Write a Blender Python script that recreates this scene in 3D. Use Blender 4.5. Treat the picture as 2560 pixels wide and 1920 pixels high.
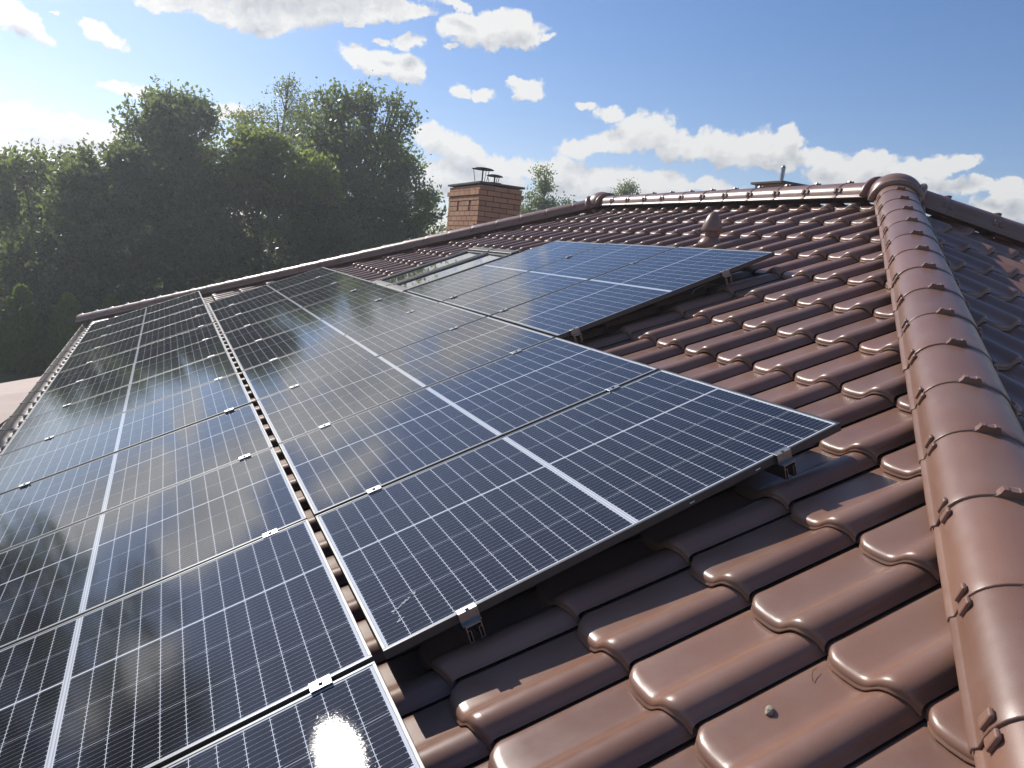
import bpy, bmesh, math, random
import numpy as np
from mathutils import Vector, Matrix
R = math.radians
random.seed(7); rng = np.random.default_rng(7)
for o in list(bpy.data.objects): bpy.data.objects.remove(o)
scene = bpy.context.scene
COL = scene.collection
PITCH = R(22.5); CP, SP, TP = math.cos(PITCH), math.sin(PITCH), math.tan(PITCH)
GZ = 3.6                                   # height of the roof reference point above the ground

# ------------------------------------------------------------------ camera
cam = bpy.data.objects.new('camera', bpy.data.cameras.new('camera'))
COL.objects.link(cam); scene.camera = cam
cr, cd, cf = Vector((0.9075, -0.4072, 0.1032)), Vector((0.0248, -0.1932, -0.9808)), Vector((0.4193, 0.8927, -0.1652))
cm = Matrix((( cr.x, -cd.x, -cf.x, -0.5898), (cr.y, -cd.y, -cf.y, -1.922), (cr.z, -cd.z, -cf.z, 4.7347), (0, 0, 0, 1)))
loc, rot, _ = cm.decompose()
cam.matrix_world = Matrix.Translation(loc) @ rot.to_matrix().to_4x4()
cam.data.sensor_width = 36; cam.data.lens = 36 * 1900 / 2560
cam.data.clip_start = .05; cam.data.clip_end = 3000

# ------------------------------------------------------------------ light
SUN_AZ, SUN_EL = R(-19.2), R(33.8)         # azimuth from +Y towards +X
scene.view_settings.view_transform = 'Standard'; scene.view_settings.look = 'None'
scene.view_settings.exposure = 0.0; scene.view_settings.gamma = 1
scene.view_settings.use_curve_mapping = False
sd = Vector((math.sin(SUN_AZ) * math.cos(SUN_EL), math.cos(SUN_AZ) * math.cos(SUN_EL), math.sin(SUN_EL)))
sl = bpy.data.lights.new('sun', 'SUN'); sl.energy = 5.0; sl.angle = R(.53); sl.color = (1, .95, .87)
so = bpy.data.objects.new('sun', sl); COL.objects.link(so)
so.rotation_euler = sd.to_track_quat('Z', 'Y').to_euler(); so.location = (-10, 30, 40)

class NT:                                  # small helper to write node trees
    def __init__(s, tree): s.t = tree
    def n(s, typ, inp=None, **kw):
        nd = s.t.nodes.new(typ)
        for k, v in kw.items(): setattr(nd, k, v)
        for k, v in (inp or {}).items():
            so_ = nd.inputs[k]
            if hasattr(v, 'is_output'): s.t.links.new(v, so_)
            else: so_.default_value = v
        return nd
    def m(s, op, a, b=None, c=None, clamp=False):
        inp = {0: a}
        if b is not None: inp[1] = b
        if c is not None: inp[2] = c
        nd = s.n('ShaderNodeMath', inp, operation=op); nd.use_clamp = clamp
        return nd.outputs[0]
    def mix(s, f, a, b, bt='MIX'):
        nd = s.n('ShaderNodeMix', data_type='RGBA', blend_type=bt)
        for i, v in ((0, f), (6, a), (7, b)):
            if hasattr(v, 'is_output'): s.t.links.new(v, nd.inputs[i])
            else: nd.inputs[i].default_value = (v if i == 0 else (*v, 1) if len(v) == 3 else v)
        return nd.outputs[2]
    def sm(s, x, lo, hi, a=0., b=1.):
        nd = s.n('ShaderNodeMapRange', {0: x, 1: lo, 2: hi, 3: a, 4: b}, interpolation_type='SMOOTHSTEP')
        return nd.outputs[0]
    def noise(s, vec, scale, detail=3, rough=.55, dist=0.):
        nd = s.n('ShaderNodeTexNoise', {'Scale': scale, 'Detail': detail, 'Roughness': rough, 'Distortion': dist})
        if vec is not None: s.t.links.new(vec, nd.inputs['Vector'])
        return nd.outputs['Fac']

# clouds: soft ellipses in azimuth / elevation of the sky (radians), broken up by noise
CLOUDS = [
    (-0.1222, 0.2705, 0.1047, 0.0332, 0.12), (-0.2269, 0.2967, 0.0785, 0.0384, 0.12), (0.0175, 0.3176, 0.1047, 0.0349, 0.12), (-0.2618, 0.2007, 0.0873, 0.0314, 0.12), (-0.4189, 0.3491, 0.0698, 0.0349, 0.12), (-0.0524, 0.3752, 0.0698, 0.0175, 0.12),
    (-0.1485, 0.1908, 0.0245, 0.0142, -0.597), (-0.1302, 0.1796, 0.0155, 0.0084, -0.599), (-0.0714, 0.1891, 0.0221, 0.0104, -0.307), (-0.111, 0.1973, 0.0043, 0.0022, 0.225), (-0.04, 0.1384, 0.0242, 0.008, -0.043),
    (-0.0188, 0.1348, 0.0106, 0.0045, -0.009), (-0.1489, 0.091, 0.0311, 0.0132, 0.019), (-0.1132, 0.0926, 0.0326, 0.0122, 0.016), (-0.0848, 0.0902, 0.0335, 0.0125, -0.028), (-0.0576, 0.0885, 0.0279, 0.0113, 0.066),
    (-0.0979, 0.0697, 0.0764, 0.0098, 0.155), (0.0047, 0.2386, 0.0412, 0.0117, 0.118), (0.0534, 0.2367, 0.0418, 0.016, -0.066), (0.1019, 0.2313, 0.0289, 0.0102, 0.172), (0.0883, 0.2481, 0.0523, 0.0167, 0.177),
    (0.1532, 0.2547, 0.0711, 0.018, 0.235), (0.2201, 0.2678, 0.0558, 0.0133, 0.218), (0.2697, 0.2725, 0.0309, 0.0098, 0.132), (0.1123, 0.2808, 0.204, 0.0258, 0.155), (0.3471, 0.2649, 0.0428, 0.0163, 0.11),
    (0.3714, 0.2524, 0.0215, 0.0102, 0.107), (0.3212, 0.2668, 0.0227, 0.0137, 0.119), (0.3891, 0.2745, 0.0257, 0.015, 0.101), (0.3249, 0.2871, 0.0208, 0.007, -0.187), (0.3184, 0.2425, 0.0074, 0.0036, 0.121),
    (0.2048, 0.2508, 0.0166, 0.0044, 0.227), (0.2353, 0.2143, 0.0415, 0.0131, -0.108), (0.267, 0.2384, 0.0226, 0.0091, 0.131), (0.2087, 0.2162, 0.0148, 0.0118, -0.184), (0.2721, 0.2121, 0.0199, 0.013, 0.128),
    (0.2336, 0.2355, 0.0112, 0.0055, 0.141), (0.2645, 0.2007, 0.0169, 0.0066, -0.032), (0.3369, 0.1933, 0.0149, 0.0075, -0.047), (0.3676, 0.1914, 0.0159, 0.008, 0.028), (0.3016, 0.1354, 0.0257, 0.0168, -0.219),
    (0.3435, 0.1235, 0.0407, 0.0169, -0.226), (0.3862, 0.1085, 0.0383, 0.0142, -0.063), (0.3196, 0.0955, 0.0322, 0.0198, 0.111), (0.3501, 0.0847, 0.0768, 0.0171, 0.106), (0.0677, 0.1327, 0.03, 0.0093, 0.154),
    (0.4096, 0.264, 0.0272, 0.0172, 0.096), (0.4384, 0.2643, 0.0109, 0.0045, 0.091), (0.4207, 0.1988, 0.0226, 0.0128, 0.097), (0.4055, 0.2093, 0.0087, 0.0066, 0.101), (0.4944, 0.1923, 0.0139, 0.0043, -0.076),
    (0.5309, 0.1833, 0.0231, 0.0086, -0.115), (0.5008, 0.1451, 0.0373, 0.014, 0.288), (0.5434, 0.1543, 0.0316, 0.0165, 0.081), (0.5759, 0.1706, 0.0424, 0.0204, 0.072), (0.6096, 0.1541, 0.0398, 0.0189, -0.177),
    (0.6657, 0.1553, 0.0385, 0.0202, -0.021), (0.7149, 0.1557, 0.0423, 0.0228, 0.056), (0.7451, 0.168, 0.0221, 0.0172, 0.049), (0.736, 0.141, 0.0289, 0.0102, 0.06), (0.7821, 0.149, 0.0312, 0.0129, -0.157),
    (0.8021, 0.137, 0.0374, 0.0119, 0.053), (0.8406, 0.1467, 0.0314, 0.0155, 0.044), (0.876, 0.1382, 0.0258, 0.0154, 0.045), (0.9101, 0.1446, 0.0271, 0.0146, 0.037), (0.9275, 0.149, 0.0167, 0.0112, 0.033),
    (0.8782, 0.1256, 0.0912, 0.0102, -0.009), (0.4278, 0.1128, 0.0265, 0.0119, 0.1), (0.4694, 0.1113, 0.0323, 0.017, 0.095), (0.5003, 0.1001, 0.0584, 0.0142, 0.092), (0.5465, 0.1072, 0.049, 0.0156, 0.087),
    (0.5986, 0.1089, 0.0425, 0.0141, 0.082), (0.6584, 0.1097, 0.0362, 0.0105, -0.009), (0.5603, 0.0914, 0.1416, 0.0085, 0.05), (0.9801, 0.1255, 0.025, 0.0127, 0.041), (0.9941, 0.1068, 0.0447, 0.0171, 0.051),
    (0.9578, 0.1294, 0.0247, 0.0083, -0.24), (0.2094, 0.3491, 0.0873, 0.0349, 0.0),
    (0.5236, 0.7854, 0.1571, 0.0698, 0.0), (1.309, 0.2094, 0.2443, 0.0698, 0.0), (1.6581, 0.1396, 0.2094, 0.0698, 0.0), (-0.6981, 0.1745, 0.2443, 0.0873, 0.0),
    (-1.0472, 0.3491, 0.2443, 0.1047, 0.0), (2.0944, 0.5236, 0.3142, 0.1047, 0.0), (2.7925, 0.2618, 0.3491, 0.1047, 0.0), (-2.0944, 0.2618, 0.3491, 0.1047, 0.0),]
world = bpy.data.worlds.new('World'); scene.world = world; world.use_nodes = True
def build_world():
    g = bpy.data.node_groups.new('cloud_field', 'ShaderNodeTree')
    g.interface.new_socket('P', in_out='INPUT', socket_type='NodeSocketVector')
    g.interface.new_socket('D', in_out='OUTPUT', socket_type='NodeSocketFloat')
    k = NT(g); gi = k.n('NodeGroupInput'); go = k.n('NodeGroupOutput')
    P = gi.outputs[0]
    wn = k.n('ShaderNodeTexNoise', {'Vector': P, 'Scale': 26., 'Detail': 5., 'Roughness': .6})
    w = k.n('ShaderNodeVectorMath', {0: wn.outputs['Color'], 1: (.5, .5, .5)}, operation='SUBTRACT').outputs[0]
    w = k.n('ShaderNodeVectorMath', {0: w, 1: (.050, .028, 0)}, operation='MULTIPLY').outputs[0]
    Q = k.n('ShaderNodeVectorMath', {0: P, 1: w}, operation='ADD').outputs[0]
    D = None
    for az, el, rx, ry, ro in CLOUDS:
        Qi = Q if D is None else k.n('ShaderNodeVectorMath', {0: D, 1: (1e-7, 1e-7, 0), 2: Q}, operation='MULTIPLY_ADD').outputs[0]   # keeps the evaluation in order
        mp = k.n('ShaderNodeMapping', {'Vector': Qi, 'Location': (az, el, 0), 'Rotation': (0, 0, ro), 'Scale': (rx, ry, 1)}, vector_type='TEXTURE')
        ln = k.n('ShaderNodeVectorMath', {0: mp.outputs[0]}, operation='LENGTH').outputs['Value']
        d = k.m('SUBTRACT', 1.12, ln)
        D = d if D is None else k.m('SMOOTH_MAX', D, d, .12)
    n2 = k.noise(P, 60., 6, .6)
    vo = k.n('ShaderNodeTexVoronoi', {'Vector': Q, 'Scale': 34., 'Detail': 3., 'Roughness': .55}, voronoi_dimensions='2D', normalize=True).outputs['Distance']
    D = k.m('ADD', D, k.m('MULTIPLY', k.m('SUBTRACT', n2, .5), .85))
    D = k.m('ADD', D, k.m('MULTIPLY', k.m('SUBTRACT', .36, vo), 1.25))
    g.links.new(D, go.inputs[0])
    t = NT(world.node_tree); world.node_tree.nodes.clear()
    sky = t.n('ShaderNodeTexSky', sky_type='NISHITA', sun_disc=False, sun_elevation=SUN_EL, sun_rotation=SUN_AZ,
              air_density=1.0, dust_density=.08, ozone_density=3.0, altitude=0)
    tc = t.n('ShaderNodeTexCoord'); xyz = t.n('ShaderNodeSeparateXYZ', {0: tc.outputs['Generated']})
    az = t.m('ARCTAN2', xyz.outputs[0], xyz.outputs[1]); el = t.m('ARCSINE', xyz.outputs[2])
    P = t.n('ShaderNodeCombineXYZ', {0: az, 1: el}).outputs[0]
    g1 = t.n('ShaderNodeGroup'); g1.node_tree = g; world.node_tree.links.new(P, g1.inputs[0])
    up = t.n('ShaderNodeVectorMath', {0: P, 1: (-.008, .022, 0)}, operation='ADD').outputs[0]
    g2 = t.n('ShaderNodeGroup'); g2.node_tree = g; world.node_tree.links.new(up, g2.inputs[0])
    alpha = t.sm(g1.outputs[0], .0, .40)
    lit = t.m('SUBTRACT', g1.outputs[0], g2.outputs[0])
    thick = t.sm(g1.outputs[0], .3, 1.1)
    f = t.m('ADD', .88, t.m('MULTIPLY', lit, .7)); f = t.m('SUBTRACT', f, t.m('MULTIPLY', thick, .52), clamp=True)
    ccol = t.mix(f, (.40, .43, .49), (1.0, .985, .95))
    blue = t.n('ShaderNodeHueSaturation', {'Color': sky.outputs[0], 'Saturation': 1.22, 'Value': 1.0}).outputs[0]
    blue = t.mix(1., blue, (1.06, .92, 1.0), 'MULTIPLY')
    bs = t.n('ShaderNodeBackground', {'Color': blue, 'Strength': SKY_S})
    sunv = t.n('ShaderNodeVectorMath', {0: tc.outputs['Generated'], 1: tuple(sd)}, operation='DOT_PRODUCT').outputs['Value']
    near = t.m('ADD', 1., t.m('MULTIPLY', t.sm(sunv, .88, 1.), 1.5))               # clouds close to the sun scatter more light
    bc = t.n('ShaderNodeBackground', {'Color': ccol, 'Strength': t.m('MULTIPLY', near, CLOUD_S)})
    aur = t.n('ShaderNodeBackground', {'Color': (.96, .98, 1., 1), 'Strength': t.m('MULTIPLY', t.sm(sunv, .76, 1.), .20)})   # bright air round the sun
    bs = t.n('ShaderNodeAddShader', {0: bs.outputs[0], 1: aur.outputs[0]})
    mx = t.n('ShaderNodeMixShader', {0: t.m('MULTIPLY', alpha, .96), 1: bs.outputs[0], 2: bc.outputs[0]})
    out = t.n('ShaderNodeOutputWorld'); world.node_tree.links.new(mx.outputs[0], out.inputs[0])
SKY_S, CLOUD_S = .115, .90
build_world()
world.cycles.sampling_method = 'MANUAL'; world.cycles.sample_map_resolution = 512

# ------------------------------------------------------------------ helpers
def tag(o, label=None, cat=None, group=None, kind=None):
    if label: o['label'] = label
    if cat: o['category'] = cat
    if group: o['group'] = group
    if kind: o['kind'] = kind
    return o
def empty(name, loc=(0, 0, 0), rot=(0, 0, 0)):
    o = bpy.data.objects.new(name, None); COL.objects.link(o)
    o.location = loc; o.rotation_euler = rot; o.empty_display_size = .2
    return o
def link(name, me, mat=None, parent=None):
    o = bpy.data.objects.new(name, me); COL.objects.link(o)
    if mat: me.materials.append(mat)
    if parent: o.parent = parent
    return o
def mesh_np(name, V, F, smooth=False):
    """V (n,3) array, F list/array of faces"""
    me = bpy.data.meshes.new(name)
    F = np.asarray(F); nf, k = F.shape
    me.vertices.add(len(V)); me.vertices.foreach_set('co', np.asarray(V, np.float32).ravel())
    me.loops.add(nf * k); me.loops.foreach_set('vertex_index', F.ravel().astype(np.int32))
    me.polygons.add(nf); me.polygons.foreach_set('loop_start', np.arange(0, nf * k, k, dtype=np.int32))
    me.polygons.foreach_set('loop_total', np.full(nf, k, np.int32))
    if smooth: me.polygons.foreach_set('use_smooth', np.ones(nf, bool))
    me.update(calc_edges=True); me.validate()
    return me
class MB:                                    # collects shapes into one bmesh
    def __init__(s): s.b = bmesh.new()
    def box(s, c, d, bev=0., mat=None, taper=1.):
        x, y, z = d[0] / 2, d[1] / 2, d[2] / 2
        vs = []
        for k in (-1, 1):
            f = taper if k > 0 else 1
            for i, j in ((-1, -1), (1, -1), (1, 1), (-1, 1)):
                v = Vector((i * x * f, j * y * f, k * z))
                if mat is not None: v = mat @ v
                vs.append(s.b.verts.new(v + Vector(c)))
        fs = [s.b.faces.new([vs[i] for i in q]) for q in ((3, 2, 1, 0), (4, 5, 6, 7), (0, 1, 5, 4), (1, 2, 6, 5), (2, 3, 7, 6), (3, 0, 4, 7))]
        if bev:
            es = list({e for f in fs for e in f.edges})
            bmesh.ops.bevel(s.b, geom=es, offset=bev, segments=2, profile=.5, affect='EDGES')
        return s
    def tube(s, pts, r, n=10, caps=True):
        pts = [Vector(p) for p in pts]
        rs = r if isinstance(r, (list, tuple)) else [r] * len(pts)
        rings = []
        up = None
        for i, p in enumerate(pts):
            d = (pts[min(i + 1, len(pts) - 1)] - pts[max(i - 1, 0)]).normalized()
            if up is None: up = d.orthogonal().normalized()
            up = (up - d * up.dot(d)).normalized(); sd_ = d.cross(up)
            rings.append([s.b.verts.new(p + rs[i] * (up * math.cos(a) + sd_ * math.sin(a))) for a in [2 * math.pi * q / n for q in range(n)]])
        for A, B in zip(rings, rings[1:]):
            for q in range(n): s.b.faces.new((A[q], A[(q + 1) % n], B[(q + 1) % n], B[q])).smooth = True
        if caps:
            s.b.faces.new(rings[0][::-1]); s.b.faces.new(rings[-1])
        return s
    def lathe(s, prof, c=(0, 0, 0), n=28, smooth=True):
        rings = []
        for r, z in prof:
            rings.append([s.b.verts.new((c[0] + max(r, 1e-4) * math.cos(2 * math.pi * q / n), c[1] + max(r, 1e-4) * math.sin(2 * math.pi * q / n), c[2] + z)) for q in range(n)])
        for A, B in zip(rings, rings[1:]):
            for q in range(n): s.b.faces.new((A[q], A[(q + 1) % n], B[(q + 1) % n], B[q])).smooth = smooth
        s.b.faces.new(rings[0][::-1]); s.b.faces.new(rings[-1])
        return s
    def poly(s, pts):
        s.b.faces.new([s.b.verts.new(p) for p in pts]); return s
    def prism(s, pts, d):
        """closed outline swept by vector d"""
        A = [s.b.verts.new(p) for p in pts]; B = [s.b.verts.new(Vector(p) + Vector(d)) for p in pts]
        n = len(A)
        s.b.faces.new(A[::-1]); s.b.faces.new(B)
        for i in range(n): s.b.faces.new((A[i], A[(i + 1) % n], B[(i + 1) % n], B[i]))
        return s
    def build(s, name, mat, parent=None, matrix=None):
        bmesh.ops.recalc_face_normals(s.b, faces=s.b.faces[:])
        if matrix is not None: s.b.transform(matrix)
        me = bpy.data.meshes.new(name); s.b.to_mesh(me); s.b.free()
        return link(name, me, mat, parent)
def PL(b, a, h):                             # roof plane -> world (b up the slope, a along the eave, h off the plane)
    return Vector((b * CP - h * SP, a, b * SP + h * CP + GZ))
ROOFM = Matrix(((CP, 0, -SP, 0), (0, 1, 0, 0), (SP, 0, CP, GZ), (0, 0, 0, 1)))   # (b,a,h) -> world
ROOFROT = (0, -PITCH, 0)

# ------------------------------------------------------------------ materials
def mat(name):
    m = bpy.data.materials.new(name); m.use_nodes = True; t = NT(m.node_tree); m.node_tree.nodes.clear()
    return m, t
def finish(t, shader):
    o = t.n('ShaderNodeOutputMaterial'); t.t.links.new(shader, o.inputs[0])
def principled(t, **kw):
    ren = dict(color='Base Color', rough='Roughness', metal='Metallic', spec='Specular IOR Level', normal='Normal', coat='Coat Weight', coatr='Coat Roughness', ior='IOR', trans='Transmission Weight', coatn='Coat Normal', alpha='Alpha')
    inp = {ren[k]: ((*v, 1) if isinstance(v, tuple) and len(v) == 3 else v) for k, v in kw.items()}
    return t.n('ShaderNodeBsdfPrincipled', inp).outputs[0]
def bump(t, h, strength, dist=.01):
    return t.n('ShaderNodeBump', {'Height': h, 'Strength': strength, 'Distance': dist}).outputs[0]
def simple(name, color, rough=.5, metal=0., var=.15, scale=8., bmp=0., bscale=60.):
    m, t = mat(name); tc = t.n('ShaderNodeTexCoord').outputs['Object']
    n = t.noise(tc, scale, 5, .6)
    c = t.mix(t.sm(n, .3, .7), tuple(x * (1 - var) for x in color), tuple(min(1, x * (1 + var)) for x in color))
    kw = {}
    if bmp: kw['normal'] = bump(t, t.noise(tc, bscale, 4), bmp, .004)
    r = t.m('ADD', rough - .06, t.m('MULTIPLY', t.noise(tc, scale * 3, 4), .12))
    finish(t, principled(t, color=c, rough=r, metal=metal, **kw)); return m

def tile_material(name, base, dusty):
    m, t = mat(name)
    geo = t.n('ShaderNodeNewGeometry'); tc = t.n('ShaderNodeTexCoord').outputs['Object']
    isl = geo.outputs['Random Per Island']
    c = t.mix(isl, tuple(x * .84 for x in base), (base[0] * 1.12, base[1] * 1.16, base[2] * 1.18))
    c = t.mix(t.sm(t.noise(tc, 480., 2), .3, .7), t.mix(.10, c, (.03, .015, .01)), t.mix(.05, c, (.5, .4, .33)))   # grain of the engobe
    big = t.noise(tc, 3.5, 5, .6)
    c = t.mix(t.sm(big, .35, .75, 0., dusty), c, (.30, .225, .19))          # thin dust film
    fine = t.noise(tc, 45., 5, .7)
    c = t.mix(t.sm(fine, .66, .78, 0., .22), c, (.33, .27, .23))
    vor = t.n('ShaderNodeTexVoronoi', {'Vector': tc, 'Scale': 75.}).outputs['Distance']
    sp = t.m('MULTIPLY', t.m('LESS_THAN', vor, .055), t.m('GREATER_THAN', t.noise(tc, 9., 2), .53))
    c = t.mix(t.m('MULTIPLY', sp, .7), c, (.45, .38, .30))                  # specks of grit
    strk = t.n('ShaderNodeMapping', {'Vector': tc, 'Scale': (1.2, 16., 1.2)}).outputs[0]
    c = t.mix(t.sm(t.noise(strk, 3., 4, .65), .58, .8, 0., .12), c, (base[0] * 1.6, base[1] * 1.25, base[2] * 1.0))
    r = t.m('ADD', .24, t.m('MULTIPLY', t.noise(tc, 14., 5), .20))
    nb = bump(t, t.noise(tc, 420., 3), .10, .002)
    finish(t, principled(t, color=c, rough=r, spec=.5, normal=nb)); return m
M_TILE = tile_material('brown_engobe_tile', (.230, .110, .072), .26)
M_TILE_CAP = tile_material('brown_engobe_cap', (.235, .114, .076), .26)
M_UNDER = simple('dark_underlay', (.02, .018, .017), .9)
M_ALU = simple('anodised_aluminium', (.085, .087, .088), .42, .35, .08, 20.)
M_RAIL = simple('rail_aluminium', (.50, .51, .52), .30, 1., .08, 20.)
M_STEEL = simple('clamp_steel', (.34, .34, .335), .38, .85, .1, 40.)
M_GALV = simple('grey_flue_metal', (.33, .34, .36), .38, 1., .2, 30.)
M_DARKMETAL = simple('black_painted_metal', (.016, .02, .028), .42, 0., .2, 12.)
M_SLABCAP = simple('dark_sheet_cap', (.06, .057, .056), .45, 0., .2, 9.)
M_WINFRAME = simple('brown_grey_cladding', (.115, .105, .088), .42, .4, .12, 12.)
M_RUBBER = simple('black_rubber', (.012, .012, .012), .6)
M_MORTAR = simple('dark_red_mortar', (.085, .034, .024), .9, 0., .25, 30.)
M_WALL = simple('cream_render', (.62, .56, .45), .9, 0., .06, 4., .3, 90.)
M_GUTTER = simple('grey_brown_gutter', (.30, .27, .25), .38, .3, .1, 8.)
M_CANVAS = simple('beige_canvas', (.60, .47, .41), .85, 0., .05, 3., .1, 300.)
M_POST = simple('brown_post', (.11, .08, .06), .6)
M_STONE = simple('grey_beige_stone', (.36, .30, .23), .9, 0., .25, 60., .6, 160.)
M_TWIG = simple('dry_twig', (.09, .055, .035), .9)
M_DROP = simple('dried_white_splash', (.55, .56, .60), .8)
M_LABEL = simple('white_sticker', (.75, .75, .74), .6)
def brick_mat():
    m, t = mat('light_brown_brick'); geo = t.n('ShaderNodeNewGeometry'); tc = t.n('ShaderNodeTexCoord').outputs['Object']
    c = t.mix(geo.outputs['Random Per Island'], (.37, .195, .115), (.48, .275, .165))
    c = t.mix(t.sm(t.noise(tc, 40., 5, .7), .45, .8, 0., .4), c, (.26, .13, .08))
    finish(t, principled(t, color=c, rough=.85, spec=.25, normal=bump(t, t.noise(tc, 150., 4), .4, .003))); return m
M_BRICK = brick_mat()

PW, PLn = 1.096, 1.754                        # panel width along the eave, length up the slope
def panel_material():
    m, t = mat('half_cut_solar_cells'); tc = t.n('ShaderNodeTexCoord').outputs['Object']
    xyz = t.n('ShaderNodeSeparateXYZ', {0: tc}); x, y = xyz.outputs[0], xyz.outputs[1]
    oi = t.n('ShaderNodeObjectInfo').outputs['Random']
    px = .0706; gap = .011; mid = PLn / 2
    xc = t.m('SUBTRACT', t.m('ABSOLUTE', t.m('SUBTRACT', x, mid)), gap)            # distance from the middle band
    band = t.m('LESS_THAN', xc, .0)
    endm = t.m('GREATER_THAN', xc, 12 * px)
    dx = t.m('PINGPONG', xc, px / 2)                                              # 0 at cell edges
    lx = t.m('LESS_THAN', dx, .0009)
    py = .2125; y0 = (PW - 5 * py) / 2
    yr = t.m('SUBTRACT', y, y0)
    dy = t.m('PINGPONG', t.m('ADD', yr, 10 * py), py / 2)
    ly = t.m('LESS_THAN', dy, .0007)
    thick = t.m('LESS_THAN', t.m('ABSOLUTE', t.m('SUBTRACT', yr, 3 * py)), .0042)
    ym = t.m('MAXIMUM', t.m('LESS_THAN', yr, -.001), t.m('GREATER_THAN', yr, 5 * py + .001))
    white = band
    for q in (endm, lx, ly, thick, ym): white = t.m('MAXIMUM', white, q)
    nb = 10; pb = py / nb
    db = t.m('PINGPONG', t.m('ADD', yr, 10 * py + pb / 2), pb / 2)
    bus = t.m('LESS_THAN', db, .00035)
    pad = t.m('MULTIPLY', t.m('LESS_THAN', db, .0011), t.m('LESS_THAN', dx, .0052))
    ribbon = t.m('MULTIPLY', band, t.m('LESS_THAN', t.m('ABSOLUTE', t.m('ADD', xc, .0055)), .0022))
    cellid = t.n('ShaderNodeTexWhiteNoise', {'Vector': t.n('ShaderNodeCombineXYZ', {0: t.m('FLOOR', t.m('DIVIDE', x, px)), 1: t.m('FLOOR', t.m('DIVIDE', yr, py)), 2: oi}).outputs[0]}, noise_dimensions='3D').outputs['Value']
    cell = t.mix(cellid, (.0085, .0085, .0135), (.013, .0130, .021))
    cell = t.mix(oi, cell, t.mix(.5, cell, (.014, .013, .022)))
    fing = t.m('LESS_THAN', t.m('PINGPONG', x, .00075), .00012)
    cell = t.mix(t.m('MULTIPLY', fing, .25), cell, (.10, .10, .12))
    c = t.mix(t.m('MULTIPLY', bus, .85), cell, (.42, .43, .46))
    c = t.mix(pad, c, (.62, .63, .66))
    c = t.mix(white, c, (.66, .68, .72))
    c = t.mix(ribbon, c, (.45, .46, .48))
    n = t.noise(tc, 3., 5, .65)
    vor = t.n('ShaderNodeTexVoronoi', {'Vector': tc, 'Scale': 60.}).outputs['Distance']
    spk = t.m('MULTIPLY', t.m('LESS_THAN', vor, .035), t.m('GREATER_THAN', t.noise(tc, 5., 3), .60))
    c = t.mix(t.m('MULTIPLY', spk, .5), c, (.5, .48, .45))
    c = t.mix(t.sm(n, .35, .8, .0, .012), c, (.4, .37, .33))                       # faint film of dust
    rough = t.m('ADD', .062, t.m('MULTIPLY', t.noise(tc, 1.2, 3), .03))
    gn = t.n('ShaderNodeNewGeometry').outputs['Normal']                             # pebbled texture of the cover glass
    pn = t.n('ShaderNodeTexNoise', {'Vector': tc, 'Scale': 560., 'Detail': 1.}).outputs['Color']
    pn = t.n('ShaderNodeVectorMath', {0: pn, 1: (.5, .5, .5)}, operation='SUBTRACT').outputs[0]
    pn = t.n('ShaderNodeVectorMath', {0: pn, 1: (.045, .045, .045), 2: gn}, operation='MULTIPLY_ADD').outputs[0]
    nrm = t.n('ShaderNodeVectorMath', {0: pn}, operation='NORMALIZE').outputs[0]
    base = t.n('ShaderNodeBsdfDiffuse', {'Color': c}).outputs[0]
    gl = t.n('ShaderNodeBsdfGlossy', {'Color': (1, 1, 1, 1), 'Roughness': rough, 'Normal': nrm}, distribution='BECKMANN').outputs[0]
    fr = t.n('ShaderNodeFresnel', {'IOR': 1.5}).outputs[0]
    finish(t, t.n('ShaderNodeMixShader', {0: fr, 1: base, 2: gl}).outputs[0]); return m
M_CELL = panel_material()

def glass_mat():
    m, t = mat('window_glass')
    tc = t.n('ShaderNodeTexCoord').outputs['Object']
    c = t.mix(t.noise(tc, 2., 3), (.03, .03, .028), (.055, .05, .042))
    finish(t, principled(t, color=c, rough=.03, spec=.9, ior=1.6, coat=1., coatr=.02)); return m
M_GLASS = glass_mat()

def leaf_mat(name, c1, c2, trans=.35, rough=.34, spec=.6):
    m, t = mat(name); geo = t.n('ShaderNodeNewGeometry')
    f = geo.outputs['Random Per Island']
    tc = t.n('ShaderNodeTexCoord').outputs['Object']
    c = t.mix(f, c1, c2)
    c = t.mix(t.sm(t.noise(tc, .55, 3), .35, .7, 0., .6), c, tuple(x * .62 for x in c1))
    d = principled(t, color=c, rough=rough, spec=spec)
    tr = t.n('ShaderNodeBsdfTranslucent', {'Color': t.mix(.5, c, (.30, .36, .05))}).outputs[0]
    finish(t, t.n('ShaderNodeMixShader', {0: trans, 1: d, 2: tr}).outputs[0]); return m
M_BARK = simple('brown_bark', (.085, .065, .05), .9, 0., .3, 14., .6, 40.)

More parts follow.
